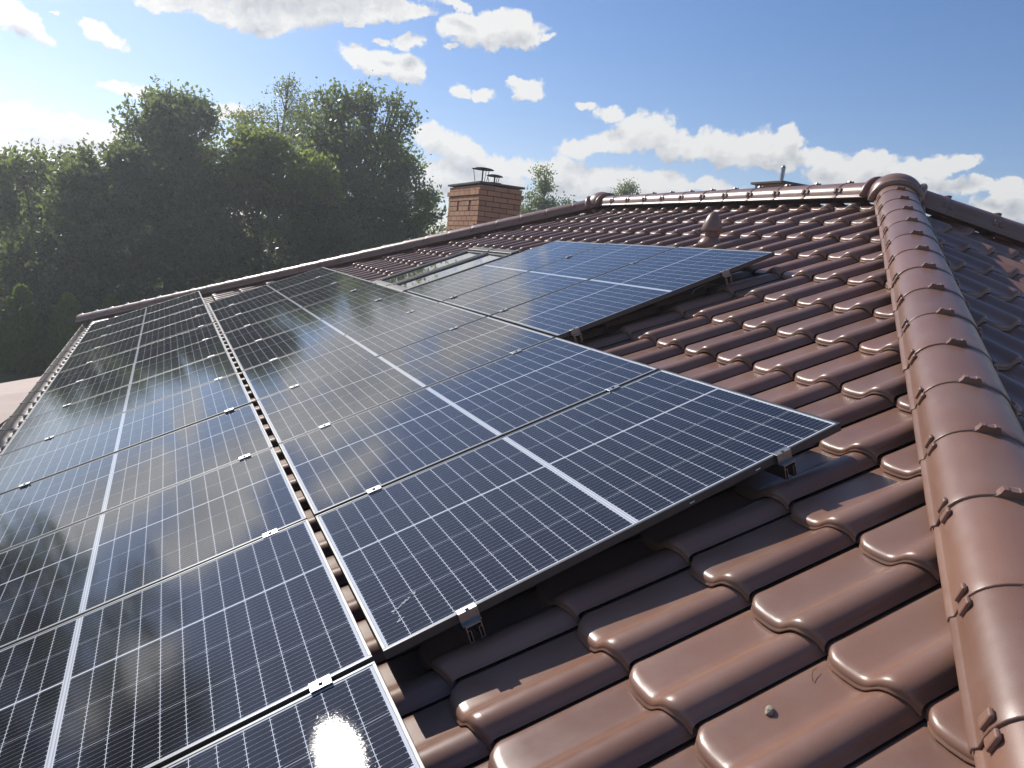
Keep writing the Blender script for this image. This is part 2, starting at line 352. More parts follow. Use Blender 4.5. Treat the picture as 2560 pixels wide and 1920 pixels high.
# ------------------------------------------------------------------ ground and far hill
def ground():
    m, t = mat('lawn'); tc = t.n('ShaderNodeTexCoord').outputs['Object']
    c = t.mix(t.noise(tc, .35, 5, .6), (.030, .052, .012), (.065, .095, .022))
    c = t.mix(t.sm(t.noise(tc, 18., 5, .7), .4, .8, 0., .5), c, (.10, .12, .035))
    finish(t, principled(t, color=c, rough=.9, spec=.2, normal=bump(t, t.noise(tc, 45., 5, .7), .8, .05)))
    n = 60; g = np.concatenate([-np.geomspace(300, 4, n // 2), np.geomspace(4, 300, n // 2)])
    X, Y = np.meshgrid(g, g); V = np.stack([X.ravel(), Y.ravel(), np.zeros(n * n)], 1)
    I = np.arange(n * n).reshape(n, n); F = np.stack([I[:-1, :-1], I[:-1, 1:], I[1:, 1:], I[1:, :-1]], -1).reshape(-1, 4)
    o = link('ground', mesh_np('ground', V, F), m); tag(o, kind='structure')
    m2, t = mat('wooded_hill'); tc = t.n('ShaderNodeTexCoord').outputs['Object']
    c = t.mix(t.noise(tc, .12, 6, .7), (.035, .05, .02), (.11, .085, .04))
    finish(t, principled(t, color=c, rough=1., spec=.1, normal=bump(t, t.noise(tc, .25, 6, .7), 1., 4.)))
    n = 70; u = np.linspace(-1, 1, n); X, Y = np.meshgrid(u, u)
    r = np.sqrt(X ** 2 + Y ** 2); Z = np.clip(1 - r, 0, 1) ** .8 * 20
    Z += (rng.random(Z.shape) - .5) * 1.6 * (Z > .5)
    V = np.stack([-62 + X.ravel() * 90, 190 + Y.ravel() * 60, Z.ravel() - .4], 1)
    I = np.arange(n * n).reshape(n, n); F = np.stack([I[:-1, :-1], I[:-1, 1:], I[1:, 1:], I[1:, :-1]], -1).reshape(-1, 4)
    tag(link('hill', mesh_np('hill', V, F, True), m2), kind='structure')
ground()

# ------------------------------------------------------------------ house
XR, YN, YF = 5.0, 2.80, 7.62                 # ridge line x, its near and far ends
HB = -.11                                    # hip base height off the roof plane
ZR = XR * TP + HB / CP + GZ
COLW, ROWL, H0 = .2822, .4215, -.175
A0, B0 = -.352, .960                         # phase of the tile grid
JE = -7                                      # eave course
BE = B0 + JE * ROWL
XE = BE * CP
HL = XR - XE                                 # plan run from ridge to eave
house = empty('house', (XR, (YN + YF) / 2, 0))
tag(house, 'house with a brown hipped tile roof carrying the solar panels', 'house')
HOME = house.location.copy()
def hpart(o):
    o.parent = house; o.matrix_parent_inverse = Matrix.Translation(-HOME); return o

PROF = np.array([(-.004, -.003), (0, .002), (.003, .0048), (.006, .0100), (.010, .0165), (.016, .0230), (.024, .0285), (.034, .0330), (.045, .0353), (.056, .0358), (.068, .0343),
                 (.080, .0300), (.091, .0235), (.101, .0160), (.110, .0093), (.119, .0045), (.129, .0017), (.142, 0), (.180, 0), (.215, 0), (.236, -.0005), (.249, -.003), (.259, -.008), (.267, -.015), (.284, -.022)])
PROF[:, 0] *= COLW / .27
NOSE = np.array([(.012, -.033), (.0025, -.0325), (.0, -.030), (.0, -.0265), (.005, -.0245), (.005, -.021), (.0065, -.0145), (.012, -.0075), (.022, -.0025), (.040, 0), (.10, 0), (.24, 0), (.46, 0)])
def tile_block(cols, rows, fine=True):
    """vertices in (b,a,h) for every (k,j) tile; returns V (ntiles, nv, 3) and faces of one tile"""
    P = PROF if fine else PROF[::2]; N = NOSE if fine else NOSE[[1, 3, 6, 8, 9, 12]]
    x, hz = P[:, 0], P[:, 1]; xr = x / COLW
    bn = np.interp(xr, [-.02, .03, .17, .30, .42, .55, .74, .82, .88, .93, 1.04], [.022, .018, .003, -.003, -.012, -.016, -.014, -.008, .004, .022, .04])
    nb_, nx = len(N), len(x)
    V = np.zeros((nb_, nx, 3))
    for i, (bo, dz) in enumerate(N):
        k = max(0, 1 - bo / .09)
        V[i, :, 0] = bo + bn * k; V[i, :, 1] = x
        V[i, :, 2] = hz + dz + .037 * (1 - bo / ROWL)
    V = V.reshape(-1, 3)
    I = np.arange(nb_ * nx).reshape(nb_, nx)
    F = np.stack([I[:-1, :-1], I[1:, :-1], I[1:, 1:], I[:-1, 1:]], -1).reshape(-1, 4)
    T = []
    for k, j in zip(cols, rows):
        W = V.copy()
        tl, dz, rz = (rng.random(3) - .5)
        W[:, 2] += dz * .003 + tl * .02 * (W[:, 1] - .13); W[:, 1] += rz * .003; W[:, 0] += (rng.random() - .5) * .005
        W[:, 0] += B0 + j * ROWL; W[:, 1] += A0 + k * COLW; W[:, 2] += H0
        T.append(W)
    return np.array(T), F
def slope(name, S, planes, amin, amax, jmax, fine=True):
    """S: matrix (b,a,h)->world; planes: list of (normal2d, c) kept where n.xy <= c"""
    ks = np.arange(math.floor((amin - A0) / COLW), math.ceil((amax - A0) / COLW)); js = np.arange(JE, jmax)
    K, J = np.meshgrid(ks, js); K, J = K.ravel(), J.ravel()
    S = np.array(S)
    # cull tiles wholly outside
    corners = np.stack([np.stack([B0 + (J + q) * ROWL, A0 + (K + w) * COLW, np.full(len(J), H0)], -1) for q in (0, 1) for w in (0, 1)], 1)
    cw = corners @ S[:3, :3].T + S[:3, 3]
    keep = np.ones(len(J), bool); cross = np.zeros(len(J), bool)
    for (nx, ny), c in planes:
        d = cw[..., 0] * nx + cw[..., 1] * ny - c
        keep &= d.min(1) < 0; cross |= d.max(1) > -.12
    K, J, cross = K[keep], J[keep], cross[keep]
    T, F = tile_block(K, J, fine); nv = T.shape[1]
    W = T @ S[:3, :3].T + S[:3, 3]
    def mk(sel):
        V = W[sel].reshape(-1, 3); n = int(sel.sum())
        FF = (F[None] + (np.arange(n) * nv)[:, None, None]).reshape(-1, 4)
        return mesh_np(name, V, FF, True)
    b = bmesh.new(); me = mk(cross); b.from_mesh(me); bpy.data.meshes.remove(me)
    for (nx, ny), c in planes:
        L = math.hypot(nx, ny); co = Vector((nx * c / L / L, ny * c / L / L, 0))
        bmesh.ops.bisect_plane(b, geom=b.verts[:] + b.edges[:] + b.faces[:], plane_co=co, plane_no=(nx, ny, 0), clear_outer=True)
    me = mk(~cross); b.from_mesh(me); bpy.data.meshes.remove(me)
    for f in b.faces: f.smooth = True
    out = bpy.data.meshes.new(name); b.to_mesh(out); b.free()
    return hpart(link(name, out, M_TILE))
SF = ROOFM
NEARM = Matrix.Translation((0, 0, 0))
def rotz(deg): return Matrix.Rotation(R(deg), 4, 'Z')
# end slopes are the front slope turned about z; b=0 line must sit XR in plan below the apex
SN = Matrix.Translation((XR, YN - XR, 0)) @ rotz(90) @ ROOFM
SB = Matrix.Translation((2 * XR, 0, 0)) @ rotz(180) @ ROOFM
SFar = Matrix.Translation((XR, YF + XR, 0)) @ rotz(-90) @ ROOFM
JM = 11
slope('roof_slope', SF, [((1, -1), XR - YN), ((1, 1), XR + YF), ((1, 0), XR - .02)], YN - HL - .5, YF + HL + .5, JM)
slope('roof_slope', SN, [((-1, 1), YN - XR), ((1, 1), XR + YN), ((0, 1), YN)], -HL - .5, HL + .5, JM)
slope('roof_slope', SFar, [((-1, -1), -(XR + YF)), ((1, -1), XR - YF)], -HL - .5, HL + .5, JM, False)
slope('roof_slope', SB, [((-1, -1), -(XR + YN)), ((-1, 1), YF - XR), ((-1, 0), -XR - .02)], -(YF + HL) - .5, -(YN - HL) + .5, JM, False)
# sarking below the tiles
def sarking():
    m = MB(); e = H0 - .03; z0 = XE * TP + e / CP + GZ; zr = XR * TP + e / CP + GZ
    a, b, c, d = (XE, YN - HL, z0), (XE, YF + HL, z0), (2 * XR - XE, YF + HL, z0), (2 * XR - XE, YN - HL, z0)
    r1, r2 = (XR, YN, zr), (XR, YF, zr)
    for q in ((a, b, r2, r1), (b, c, r2), (c, d, r1, r2), (d, a, r1)): m.poly(q)
    hpart(m.build('roof_deck', M_UNDER))
    w = MB(); i = .55; zt = z0 - .02
    w.box(((XR), (YN + YF) / 2, zt / 2 - .1), (2 * (HL - i), YF - YN + 2 * (HL - i), zt - .2))
    hpart(w.build('wall', M_WALL))
    s = MB(); s.box((XR, (YN + YF) / 2, z0 - .14), (2 * HL - .02, YF - YN + 2 * HL - .02, .12)); hpart(s.build('eave_soffit', M_GUTTER))
sarking()

# hip and ridge caps: overlapping half-round tiles with lugs at every joint
def capping(name, P0, P1, up, n_skip=0, half=.152, height=.120, L=.392, lugs=True, seed=0):
    P0, P1, up = Vector(P0), Vector(P1), Vector(up)
    d = (P1 - P0); tot = d.length; d.normalize(); s_ = d.cross(up).normalized(); up = s_.cross(d).normalized()
    n = max(1, round(tot / L)); L = tot / n; NA = 20
    V, F = [], []
    def sect(r, lip):
        pts = []
        pts.append((-half * r - .012, -.028)); pts.append((-half * r - .012, -.016)); pts.append((-half * r - .002, -.010))
        for q in range(NA + 1):
            an = math.pi * (1 - q / NA)
            ca, sa = math.cos(an), math.sin(an)
            pts.append((half * r * (abs(ca) ** .88) * (1 if ca > 0 else -1), height * r * sa ** .92))
        pts.append((half * r + .002, -.010)); pts.append((half * r + .012, -.016)); pts.append((half * r + .012, -.028))
        return pts
    b = bmesh.new()
    rnd = random.Random(seed)
    for i in range(n):
        # tile i runs from its lower (free) edge at P0 + i*L up to (i+1)*L + overlap
        jit = (rnd.random() - .5) * .004
        st = [(0., 1.0, -.016), (0., 1.022, 0), (.005, 1.028, 0), (.05, 1.026, 0), (L * .5, 1.012, 0), (L + .05, .985, 0)]
        rings = []
        for t_, r_, off in st:
            o = P0 + d * (i * L + t_) + s_ * jit
            rings.append([b.verts.new(o + s_ * x + up * (z + off * .3)) for x, z in sect(r_, 0)])
        for A, B in zip(rings, rings[1:]):
            for q in range(len(A) - 1):
                f = b.faces.new((A[q], A[q + 1], B[q + 1], B[q])); f.smooth = True
    if lugs:
        for i in range(n):
            o = P0 + d * (i * L)
            R_ = 1.028
            # crown lug: fin with hollow flanks, standing on the free edge
            prof = [(-.055, 0), (-.040, .004), (-.031, .012), (-.026, .025), (-.014, .025), (-.012, .021), (.012, .021), (.014, .025), (.026, .025), (.031, .012), (.040, .004), (.055, 0)]
            zc = height * R_
            def lift(x): return zc * math.sqrt(max(0, 1 - (x / (half * R_)) ** 2)) - .004
            A = [b.verts.new(o - d * .004 + s_ * x + up * (lift(x) + h)) for x, h in prof]
            B = [b.verts.new(o + d * .022 + s_ * x + up * (lift(x) + h * .9)) for x, h in prof]
            C = [b.verts.new(o + d * .060 + s_ * x * .6 + up * (lift(x * .6) + .001)) for x, h in prof]
            A0_ = [b.verts.new(o - d * .004 + s_ * x + up * (lift(x) - .012)) for x, h in prof]
            for q in range(len(prof) - 1):
                b.faces.new((A[q], A[q + 1], B[q + 1], B[q])); b.faces.new((B[q], B[q + 1], C[q + 1], C[q])).smooth = True
                b.faces.new((A0_[q], A0_[q + 1], A[q + 1], A[q]))
            for sg in (-1, 1):                                   # pair of side lugs, one on each tile of the joint
                for off, rr in ((.026, R_), (-.024, 1.0)):
                    an = R(24); x, z = half * rr * math.cos(an) ** .88, height * rr * math.sin(an) ** .92
                    nx_, nz_ = math.cos(an), math.sin(an) * 1.1
                    c = o + d * off + s_ * sg * (x + nx_ * .008) + up * (z - .012 + nz_ * .006)
                    ax = Matrix((s_ * sg, d, up)).transposed()
                    tilt = ax @ Matrix.Rotation(R(-12), 3, 'Y')
                    g = MB(); g.box((0, 0, 0), (.015, .032, .044), .005, taper=.8)
                    me = bpy.data.meshes.new('tmp'); g.b.transform(Matrix.Translation(c) @ tilt.to_4x4()); g.b.to_mesh(me); g.b.free(); b.from_mesh(me); bpy.data.meshes.remove(me)
    bmesh.ops.recalc_face_normals(b, faces=b.faces[:])
    me = bpy.data.meshes.new(name); b.to_mesh(me); b.free()
    return hpart(link(name, me, M_TILE_CAP))
ZB = ZR + .015
zlow = XE * TP + HB / CP + GZ + .015; ex = .135
def hip(y_ap, sx, sy, seed):
    # low end first, so the free edges face down the hip
    lo = (XR + sx * (HL + ex), y_ap + sy * (HL + ex), zlow - ex * TP); hi = (XR, y_ap, ZB)
    return capping('hip_capping', lo, hi, (0, 0, 1), seed=seed)
hip(YN, -1, -1, 1); hip(YF, -1, 1, 2); hip(YN, 1, -1, 3); hip(YF, 1, 1, 4)
capping('ridge_capping', (XR, YN + .1, ZB), (XR, YF - .1, ZB), (0, 0, 1), seed=5)
def apex(y, sy):
    m = MB(); b = m.b
    # hood: dome over the meeting point with a thick rolled rim towards the hip
    dirn = Vector((-1, sy, -TP)).normalized() if sy < 0 else Vector((0, 1, 0))
    c = Vector((XR, y, ZB - .01))
    n, k = 28, 10; rings = []
    for i in range(k + 1):
        th = math.pi / 2 * i / k
        rr, zz = .215 * math.cos(th), .195 * math.sin(th)
        rings.append([b.verts.new(c + Vector((rr * math.cos(2 * math.pi * q / n), rr * math.sin(2 * math.pi * q / n), zz))) for q in range(n)] if i < k else [b.verts.new(c + Vector((0, 0, .195)))])
    for A, B in zip(rings, rings[1:]):
        for q in range(n):
            if len(B) == 1: f = b.faces.new((A[q], A[(q + 1) % n], B[0]))
            else: f = b.faces.new((A[q], A[(q + 1) % n], B[(q + 1) % n], B[q]))
            f.smooth = True
    # rolled rims over each of the three caps
    for dx, dy, dz in ((-1, sy, -TP), (1, sy, -TP), (0, -sy, 0)):
        d = Vector((dx, dy, dz)).normalized(); s_ = d.cross(Vector((0, 0, 1))).normalized(); u = s_.cross(d)
        pts = []
        for q in range(17):
            an = math.pi * q / 16
            pts.append(c + d * .165 + s_ * .186 * math.cos(an) + u * (.158 * math.sin(an) - .012))
        m.tube(pts, [.032] * 17, 10)
        A = [b.verts.new(p) for p in pts]; B = [b.verts.new(c + (p - c - d * .165) * 1.02) for p in pts]
        for q in range(16): b.faces.new((A[q], A[q + 1], B[q + 1], B[q])).smooth = True
    o = m.build('hip_end_cap', M_TILE_CAP); return hpart(o)
apex(YN, -1); apex(YF, 1)

# gutter along the front eave, with brackets
def gutter():
    m = MB(); b = m.b; y0, y1 = YN - HL - .1, YF + HL + .1; z0 = XE * TP + (H0 - .03) / CP + GZ
    c = Vector((XE - .062, 0, z0 - .012)); A, B = [], []
    for r_ in (.068, .065):
        for q in range(13):
            an = math.pi + math.pi * q / 12
            if r_ == .065: an = 2 * math.pi - math.pi * q / 12
            A.append(b.verts.new((c.x + r_ * math.cos(an), y0, c.z + r_ * math.sin(an)))); B.append(b.verts.new((c.x + r_ * math.cos(an), y1, c.z + r_ * math.sin(an))))
    n = len(A)
    for i in range(n): b.faces.new((A[i], A[(i + 1) % n], B[(i + 1) % n], B[i])).smooth = True
    b.faces.new(A); b.faces.new(B[::-1])
    m.tube([(c.x - .068, y0, c.z), (c.x - .068, y1, c.z)], .008, 8)
    g = hpart(m.build('gutter', M_GUTTER))
    k = MB(); k.tube([(c.x - .071, 0, c.z + .008), (c.x - .05, 0, c.z + .018), (c.x + .07, 0, c.z + .03)], .006, 6)
    o = k.build('gutter_bracket', M_GUTTER); o.parent = g; y = y0 + .3; o.location.y = y
    while y < y1 - .6:
        y += .6; q = o.copy(); COL.objects.link(q); q.parent = g; q.location.y = y
gutter()

# roof vent cowl
def vent():
    base = PL(4.06, 3.62, H0 + .05)
    m = MB(); m.lathe([(.056, -.10), (.056, .10), (.058, .115)], base, 24)
    o = hpart(m.build('roof_vent', M_TILE_CAP))
    m = MB(); m.lathe([(.058, .098), (.090, .090), (.092, .097), (.088, .13), (.076, .172), (.058, .212), (.036, .246), (.016, .262), (.002, .266)], base, 28)
    h = m.build('vent_cowl', M_TILE_CAP); h.parent = o
    # raised tile collar
    m = MB(); m.lathe([(.12, -.06), (.10, .0), (.075, .03), (.064, .04)], base, 24); k = m.build('vent_collar', M_TILE); k.parent = o
vent()

# skylights
def skylight(a0, a1, b0, b1):
    m = MB(); fw, top = .042, .0
    h0, h1 = -.13, -.035
    for (x0, x1, y0, y1, ha, hb) in ((b1 - .10, b1, a0, a1, h0, h1 + .012), (b0, b0 + .07, a0, a1, h0, h1), (b0 + .07, b1 - .10, a0, a0 + fw, h0, h1), (b0 + .07, b1 - .10, a1 - fw, a1, h0, h1)):
        m.box(((x0 + x1) / 2, (y0 + y1) / 2, (ha + hb) / 2), (x1 - x0, y1 - y0, hb - ha), .006)
    fr = hpart(m.build('skylight', M_WINFRAME, None, ROOFM))
    m = MB()
    i = .012
    for (x0, x1, y0, y1) in ((b1 - .135, b1 - .102, a0 + fw, a1 - fw), (b0 + .072, b0 + .10, a0 + fw, a1 - fw), (b0 + .10, b1 - .135, a0 + fw, a0 + fw + .022), (b0 + .10, b1 - .135, a1 - fw - .022, a1 - fw)):
        m.box(((x0 + x1) / 2, (y0 + y1) / 2, -.06), (x1 - x0, y1 - y0, .034), .003)
    s = m.build('sash', M_SLABCAP, None, ROOFM); s.parent = fr
    m = MB(); m.box(((b0 + b1) / 2 - .0175, (a0 + a1) / 2, -.062), (b1 - b0 - .235, a1 - a0 - 2 * fw - .044, .010), 0, Matrix.Rotation(R(.7), 3, 'X'))
    g = m.build('pane', M_GLASS, None, ROOFM); g.parent = fr
    # lead-grey flashing apron round the frame
    m = MB(); m.box(((b0 + b1) / 2, (a0 + a1) / 2, -.105), (b1 - b0 + .16, a1 - a0 + .16, .02)); f = m.build('flashing', M_WINFRAME, None, ROOFM); f.parent = fr
skylight(6.515, 7.165, 1.80, 3.20); skylight(5.83, 6.48, 1.80, 3.20)

# chimney of real bricks
def chimney():
    x0, x1, y0, y1 = 4.16, 4.16 + .77, 10.23, 10.23 + 1.52
    ztop = 5.885; zbot = 3.9; ch = .0865; bl, bh = .25, .0755
    core = MB(); core.box(((x0 + x1) / 2, (y0 + y1) / 2, (ztop + zbot) / 2 - .02), (x1 - x0 - .016, y1 - y0 - .016, ztop - zbot - .04))
    cm_ = hpart(core.build('chimney', M_MORTAR))
    m = MB(); n = int((ztop - zbot) / ch); J = .010
    rnd = random.Random(3)
    for i in range(n):
        zt = ztop - .035 - i * ch; zc = zt - bh / 2
        pr = {0: .0, 1: .030, 2: .006}.get(i, 0.)
        off = (i % 2) * .13
        for axis, lo, hi, fixed, sgn in (('y', y0, y1, x0, -1), ('y', y0, y1, x1, 1), ('x', x0, x1, y0, -1), ('x', x0, x1, y1, 1)):
            p = lo - (0 if axis == 'x' else 0) - off * 1.0
            while p < hi - .004:
                s, e = max(p, lo - (pr if axis == 'x' or True else 0)), min(p + bl, hi + pr)
                if p + bl >= hi - .02: e = hi + pr
                if s < lo + .001: s = lo - pr
                slot = axis == 'y' and sgn < 0 and i in (3, 4) and any(s - .01 <= c <= e + .01 for c in (y0 + .43, y0 + 1.0))
                if e - s > .02:
                    segs = [(s, e)]
                    if axis == 'y' and sgn < 0 and i in (3, 4):
                        for c in (y0 + .42, y0 + 1.0):
                            ns = []
                            for (a, b_) in segs:
                                if b_ < c - .055 or a > c + .055: ns.append((a, b_))
                                else:
                                    if c - .055 - a > .03: ns.append((a, c - .055))
                                    if b_ - c - .055 > .03: ns.append((c + .055, b_))
                            segs = ns
                    for a, b_ in segs:
                        dpt = .02 + pr
                        cc = fixed + sgn * (pr - dpt / 2 + .002 + (rnd.random() - .5) * .002)
                        if axis == 'y': m.box((cc, (a + b_) / 2, zc), (dpt, b_ - a - (0 if False else .0), bh), .003)
                        else:
                            m.box(((a + b_) / 2, cc + sgn * .001, zc), (b_ - a, dpt, bh), .003)
                p += bl + J
    b = m.build('brickwork', M_BRICK); b.parent = cm_
    m = MB(); m.box(((x0 + x1) / 2, (y0 + y1) / 2, ztop + .002), (x1 - x0 + .07, y1 - y0 + .07, .034), .003)
    s = m.build('chimney_cap', M_SLABCAP); s.parent = cm_
    def cowl(x, y, r, h):
        z = ztop + .019; m = MB()
        m.box((x, y, z + .014), (r * 1.3, r * 1.3, .028), .003)
        m.tube([(x, y, z), (x, y, z + h)], .013, 10)
        for q in range(3):
            an = .5 + q * math.pi * 2 / 3
            m.tube([(x + r * .62 * math.cos(an), y + r * .62 * math.sin(an), z + .02), (x + r * .86 * math.cos(an), y + r * .86 * math.sin(an), z + h)], .0055, 6)
        o = m.build('flue_cowl', M_DARKMETAL); o.parent = cm_
        m = MB(); m.lathe([(r * .78, h - .004), (r * .98, h - .006), (r, h), (r * .8, h + .016), (r * .4, h + .028), (.002, h + .031)], (x, y, z), 30)
        d = m.build('cowl_disc', M_DARKMETAL); d.parent = cm_
    cowl(x0 + .20, y0 + .46, .195, .245); cowl(x0 + .34, y0 + .24, .145, .135)
chimney()
# low back chimney with flexible liner, its top just showing over the ridge
def back_chimney():
    x, y, z = 7.60, 7.0, 6.235
    m = MB(); m.box((x + .35, y + .32, (z + 4.2) / 2 - .02), (.6, .56, z - 4.2 - .03)); c = hpart(m.build('chimney', M_BRICK))
    m = MB(); m.box((x + .35, y + .328, z - .018), (.70, .656, .036), .003); s = m.build('chimney_cap', M_SLABCAP); s.parent = c
    m = MB(); pts, rs = [], []
    for q in range(40):
        f = q / 39; pts.append((x + .1 + .012 * math.sin(f * 2), y + .12, z + .20 * f)); rs.append(.030 + (.003 if q % 2 else 0))
    m.tube(pts, rs, 14); m.lathe([(.034, .19), (.034, .205), (.022, .222), (.012, .226), (.012, .24), (.002, .242)], (x + .11, y + .12, z), 14)
    p = m.build('flue_liner', M_GALV); p.parent = c
back_chimney()

# ------------------------------------------------------------------ solar panels
def panel_meshes():
    fw, fd = .0105, .030
    m = MB()
    for x0, x1, y0, y1 in ((0, PLn, 0, fw), (0, PLn, PW - fw, PW), (0, fw, fw, PW - fw), (PLn - fw, PLn, fw, PW - fw)):
        m.box(((x0 + x1) / 2, (y0 + y1) / 2, -.0155), (x1 - x0, y1 - y0, fd), .0012)
    for x0, x1 in ((.02, .05), (PLn - .05, PLn - .02)): pass
    fr = m.build('frame', M_ALU)
    me_f = fr.data; bpy.data.objects.remove(fr)
    m = MB(); m.box((PLn / 2, PW / 2, -.005), (PLn - 2 * fw + .002, PW - 2 * fw + .002, .0055))
    gl = m.build('cell_sheet', M_CELL); me_g = gl.data; bpy.data.objects.remove(gl)
    return me_f, me_g
ME_F, ME_G = panel_meshes()
STEP = PW + .020
ORD = ['first', 'second', 'third', 'fourth', 'fifth', 'sixth', 'seventh', 'eighth', 'ninth', 'tenth', 'eleventh', 'twelfth']
ROWB = {1: -PLn - .032, 2: 0., 3: PLn + .022}
def panel(row, k, label):
    j = rng.random(3) - .5
    e = empty('solar_panel', PL(ROWB[row], k * STEP + j[0] * .004, j[1] * .003), (j[2] * .004, -PITCH + j[0] * .004, 0))
    tag(e, label, 'solar panel', 'solar panels on the front roof slope')
    for nm, me in (('frame', ME_F), ('cell_sheet', ME_G)):
        o = bpy.data.objects.new(nm, me); COL.objects.link(o); o.parent = e
    return e
SP_LABEL = {(1, -1): 'nearest solar panel of the lowest row, with the blinding white sun reflection',
            (1, 10): 'farthest solar panel of the lowest row, at the left hip corner beside the thuja trees',
            (2, 0): 'near end solar panel of the middle row, with small dried white splashes at its corner',
            (2, 8): 'farthest solar panel of the middle row, black tree reflection, bare tiles behind it',
            (3, 2): 'near panel of the top row of three, its shaded edge open over brown tiles',
            (3, 3): 'middle panel of the top row of three, under the roof vent cowl',
            (3, 4): 'far panel of the top row of three, right beside the skylights'}
for row, ks in ((1, range(-1, 11)), (2, range(0, 9)), (3, range(2, 5))):
    for k in ks:
        nm = {1: 'lowest', 2: 'middle', 3: 'top'}[row]
        lab = SP_LABEL.get((row, k)) or f'{ORD[k - min(ks)]} solar panel from the near end of the {nm} row'
        e = panel(row, k, lab)
        if (row, k) == (2, 0):
            m = MB()
            rn = random.Random(5)
            def splat(cx, cy, r):
                n = 12; A = []
                for q in range(n):
                    an = 2 * math.pi * q / n; rr = r * (.5 + rn.random() * .8)
                    A.append((cx + rr * math.cos(an), cy + rr * .7 * math.sin(an), -.0012))
                m.prism(A, (0, 0, .0008))
            for q in range(30): f = rn.random(); splat(.075 + .09 * f, .165 + .05 * f + rn.gauss(0, .004), .0015 + rn.random() * .0045)
            m.build('splash_stain', M_DROP, e); m = MB()
            for q in range(8): splat(.075 + rn.random() * .022, .105 + rn.random() * .012, .0015 + rn.random() * .003)
            m.build('splash_stain', M_DROP, e)
            for f in (.62, .78):
                m = MB(); m.box((PLn * f, -.0008, -.018), (.020, .001, .0035)); m.build('frame_slot', M_LABEL, e)

# mounting rails, with clamps and roof hooks
def rail(row, boff, ks, label):
    b = ROWB[row] + boff; a0, a1 = ks[0] * STEP - .035, (ks[-1] + 1) * STEP + .02
    e = empty('mounting_rail', PL(b, a0, 0), ROOFROT)
    tag(e, label, 'rail', 'aluminium mounting rails under the panels')
    L = a1 - a0; m = MB()
    for cx, cz, w, h in ((0, -.0330, .050, .003), (-.0238, -.0600, .0024, .051), (.0238, -.0600, .0024, .051), (-.0135, -.066, .002, .036), (.0135, -.066, .002, .036),
                         (-.0187, -.0475, .0078, .002), (.0187, -.0475, .0078, .002), (-.0165, -.0862, .0122, .0024), (.0165, -.0862, .0122, .0024)):
        m.box((cx, L / 2, cz), (w, L, h))
    m.build('rail_profile', M_RAIL, e)
    m = MB(); y = .030
    m.box((0, y + .003, .0035), (.062, .026, .004), .0008); m.box((0, y - .009, -.014), (.062, .003, .036)); m.box((0, y - .016, -.030), (.062, .016, .003))
    m.tube([(0, y - .001, .004), (0, y - .001, .012)], .006, 6); m.build('end_clamp', M_STEEL, e)
    for k in ks[1:]:
        m = MB(); y = k * STEP - .010 - a0
        m.box((0, y, .0038), (.062, .042, .004), .0008); m.tube([(0, y, .005), (0, y, .012)], .0065, 6); m.box((0, y, -.014), (.05, .014, .032))
        m.build('mid_clamp', M_STEEL, e)
    for q in range(int(L / 1.3) + 1):
        y = .22 + q * 1.3
        if y > L: break
        m = MB(); m.tube([(-.005, y, -.078), (-.03, y, -.100), (-.12, y, -.100), (-.15, y, -.115), (-.16, y, -.150)], .006, 8); m.build('roof_hook', M_STEEL, e)
rail(1, .345, range(-1, 11), 'lower mounting rail under the lowest panel row above the gutter')
rail(1, 1.60, range(-1, 11), 'upper mounting rail under the lowest panel row beside the row gap')
rail(2, .262, range(0, 9), 'lower mounting rail of the middle row, open end at the near black frame edge')
rail(2, 1.475, range(0, 9), 'upper mounting rail of the middle row, open end over shaded tiles')
rail(3, .115, range(2, 5), 'lower mounting rail of the top row of three panels')
rail(3, 1.31, range(2, 5), 'upper mounting rail of the top row, open end below the roof vent')

# small loose things on the tiles
def stone():
    m = MB(); bmesh.ops.create_icosphere(m.b, subdivisions=2, radius=.013)
    for v in m.b.verts: v.co = Vector((v.co.x * 1.15, v.co.y * .85, v.co.z * .75)) * (1 + (random.random() - .5) * .32)
    o = m.build('pebble', M_STONE); o.location = PL(.735, -.715, H0 + .026); o.rotation_euler = (.1, -.2, .6)
    tag(o, 'small grey beige pebble lying on a brown roof tile', 'pebble')
    m = MB(); m.tube([(0, 0, 0), (.012, .010, .003), (.028, .016, .004), (.045, .014, .0015)], [.0007, .0010, .0009, .0005], 6)
    o = m.build('twig', M_TWIG); o.location = PL(.885, -.70, H0 + .0105); o.rotation_euler = (0, -PITCH, .3)
    tag(o, 'tiny dry twig lying on a roof tile beside the pebble', 'twig')
stone()

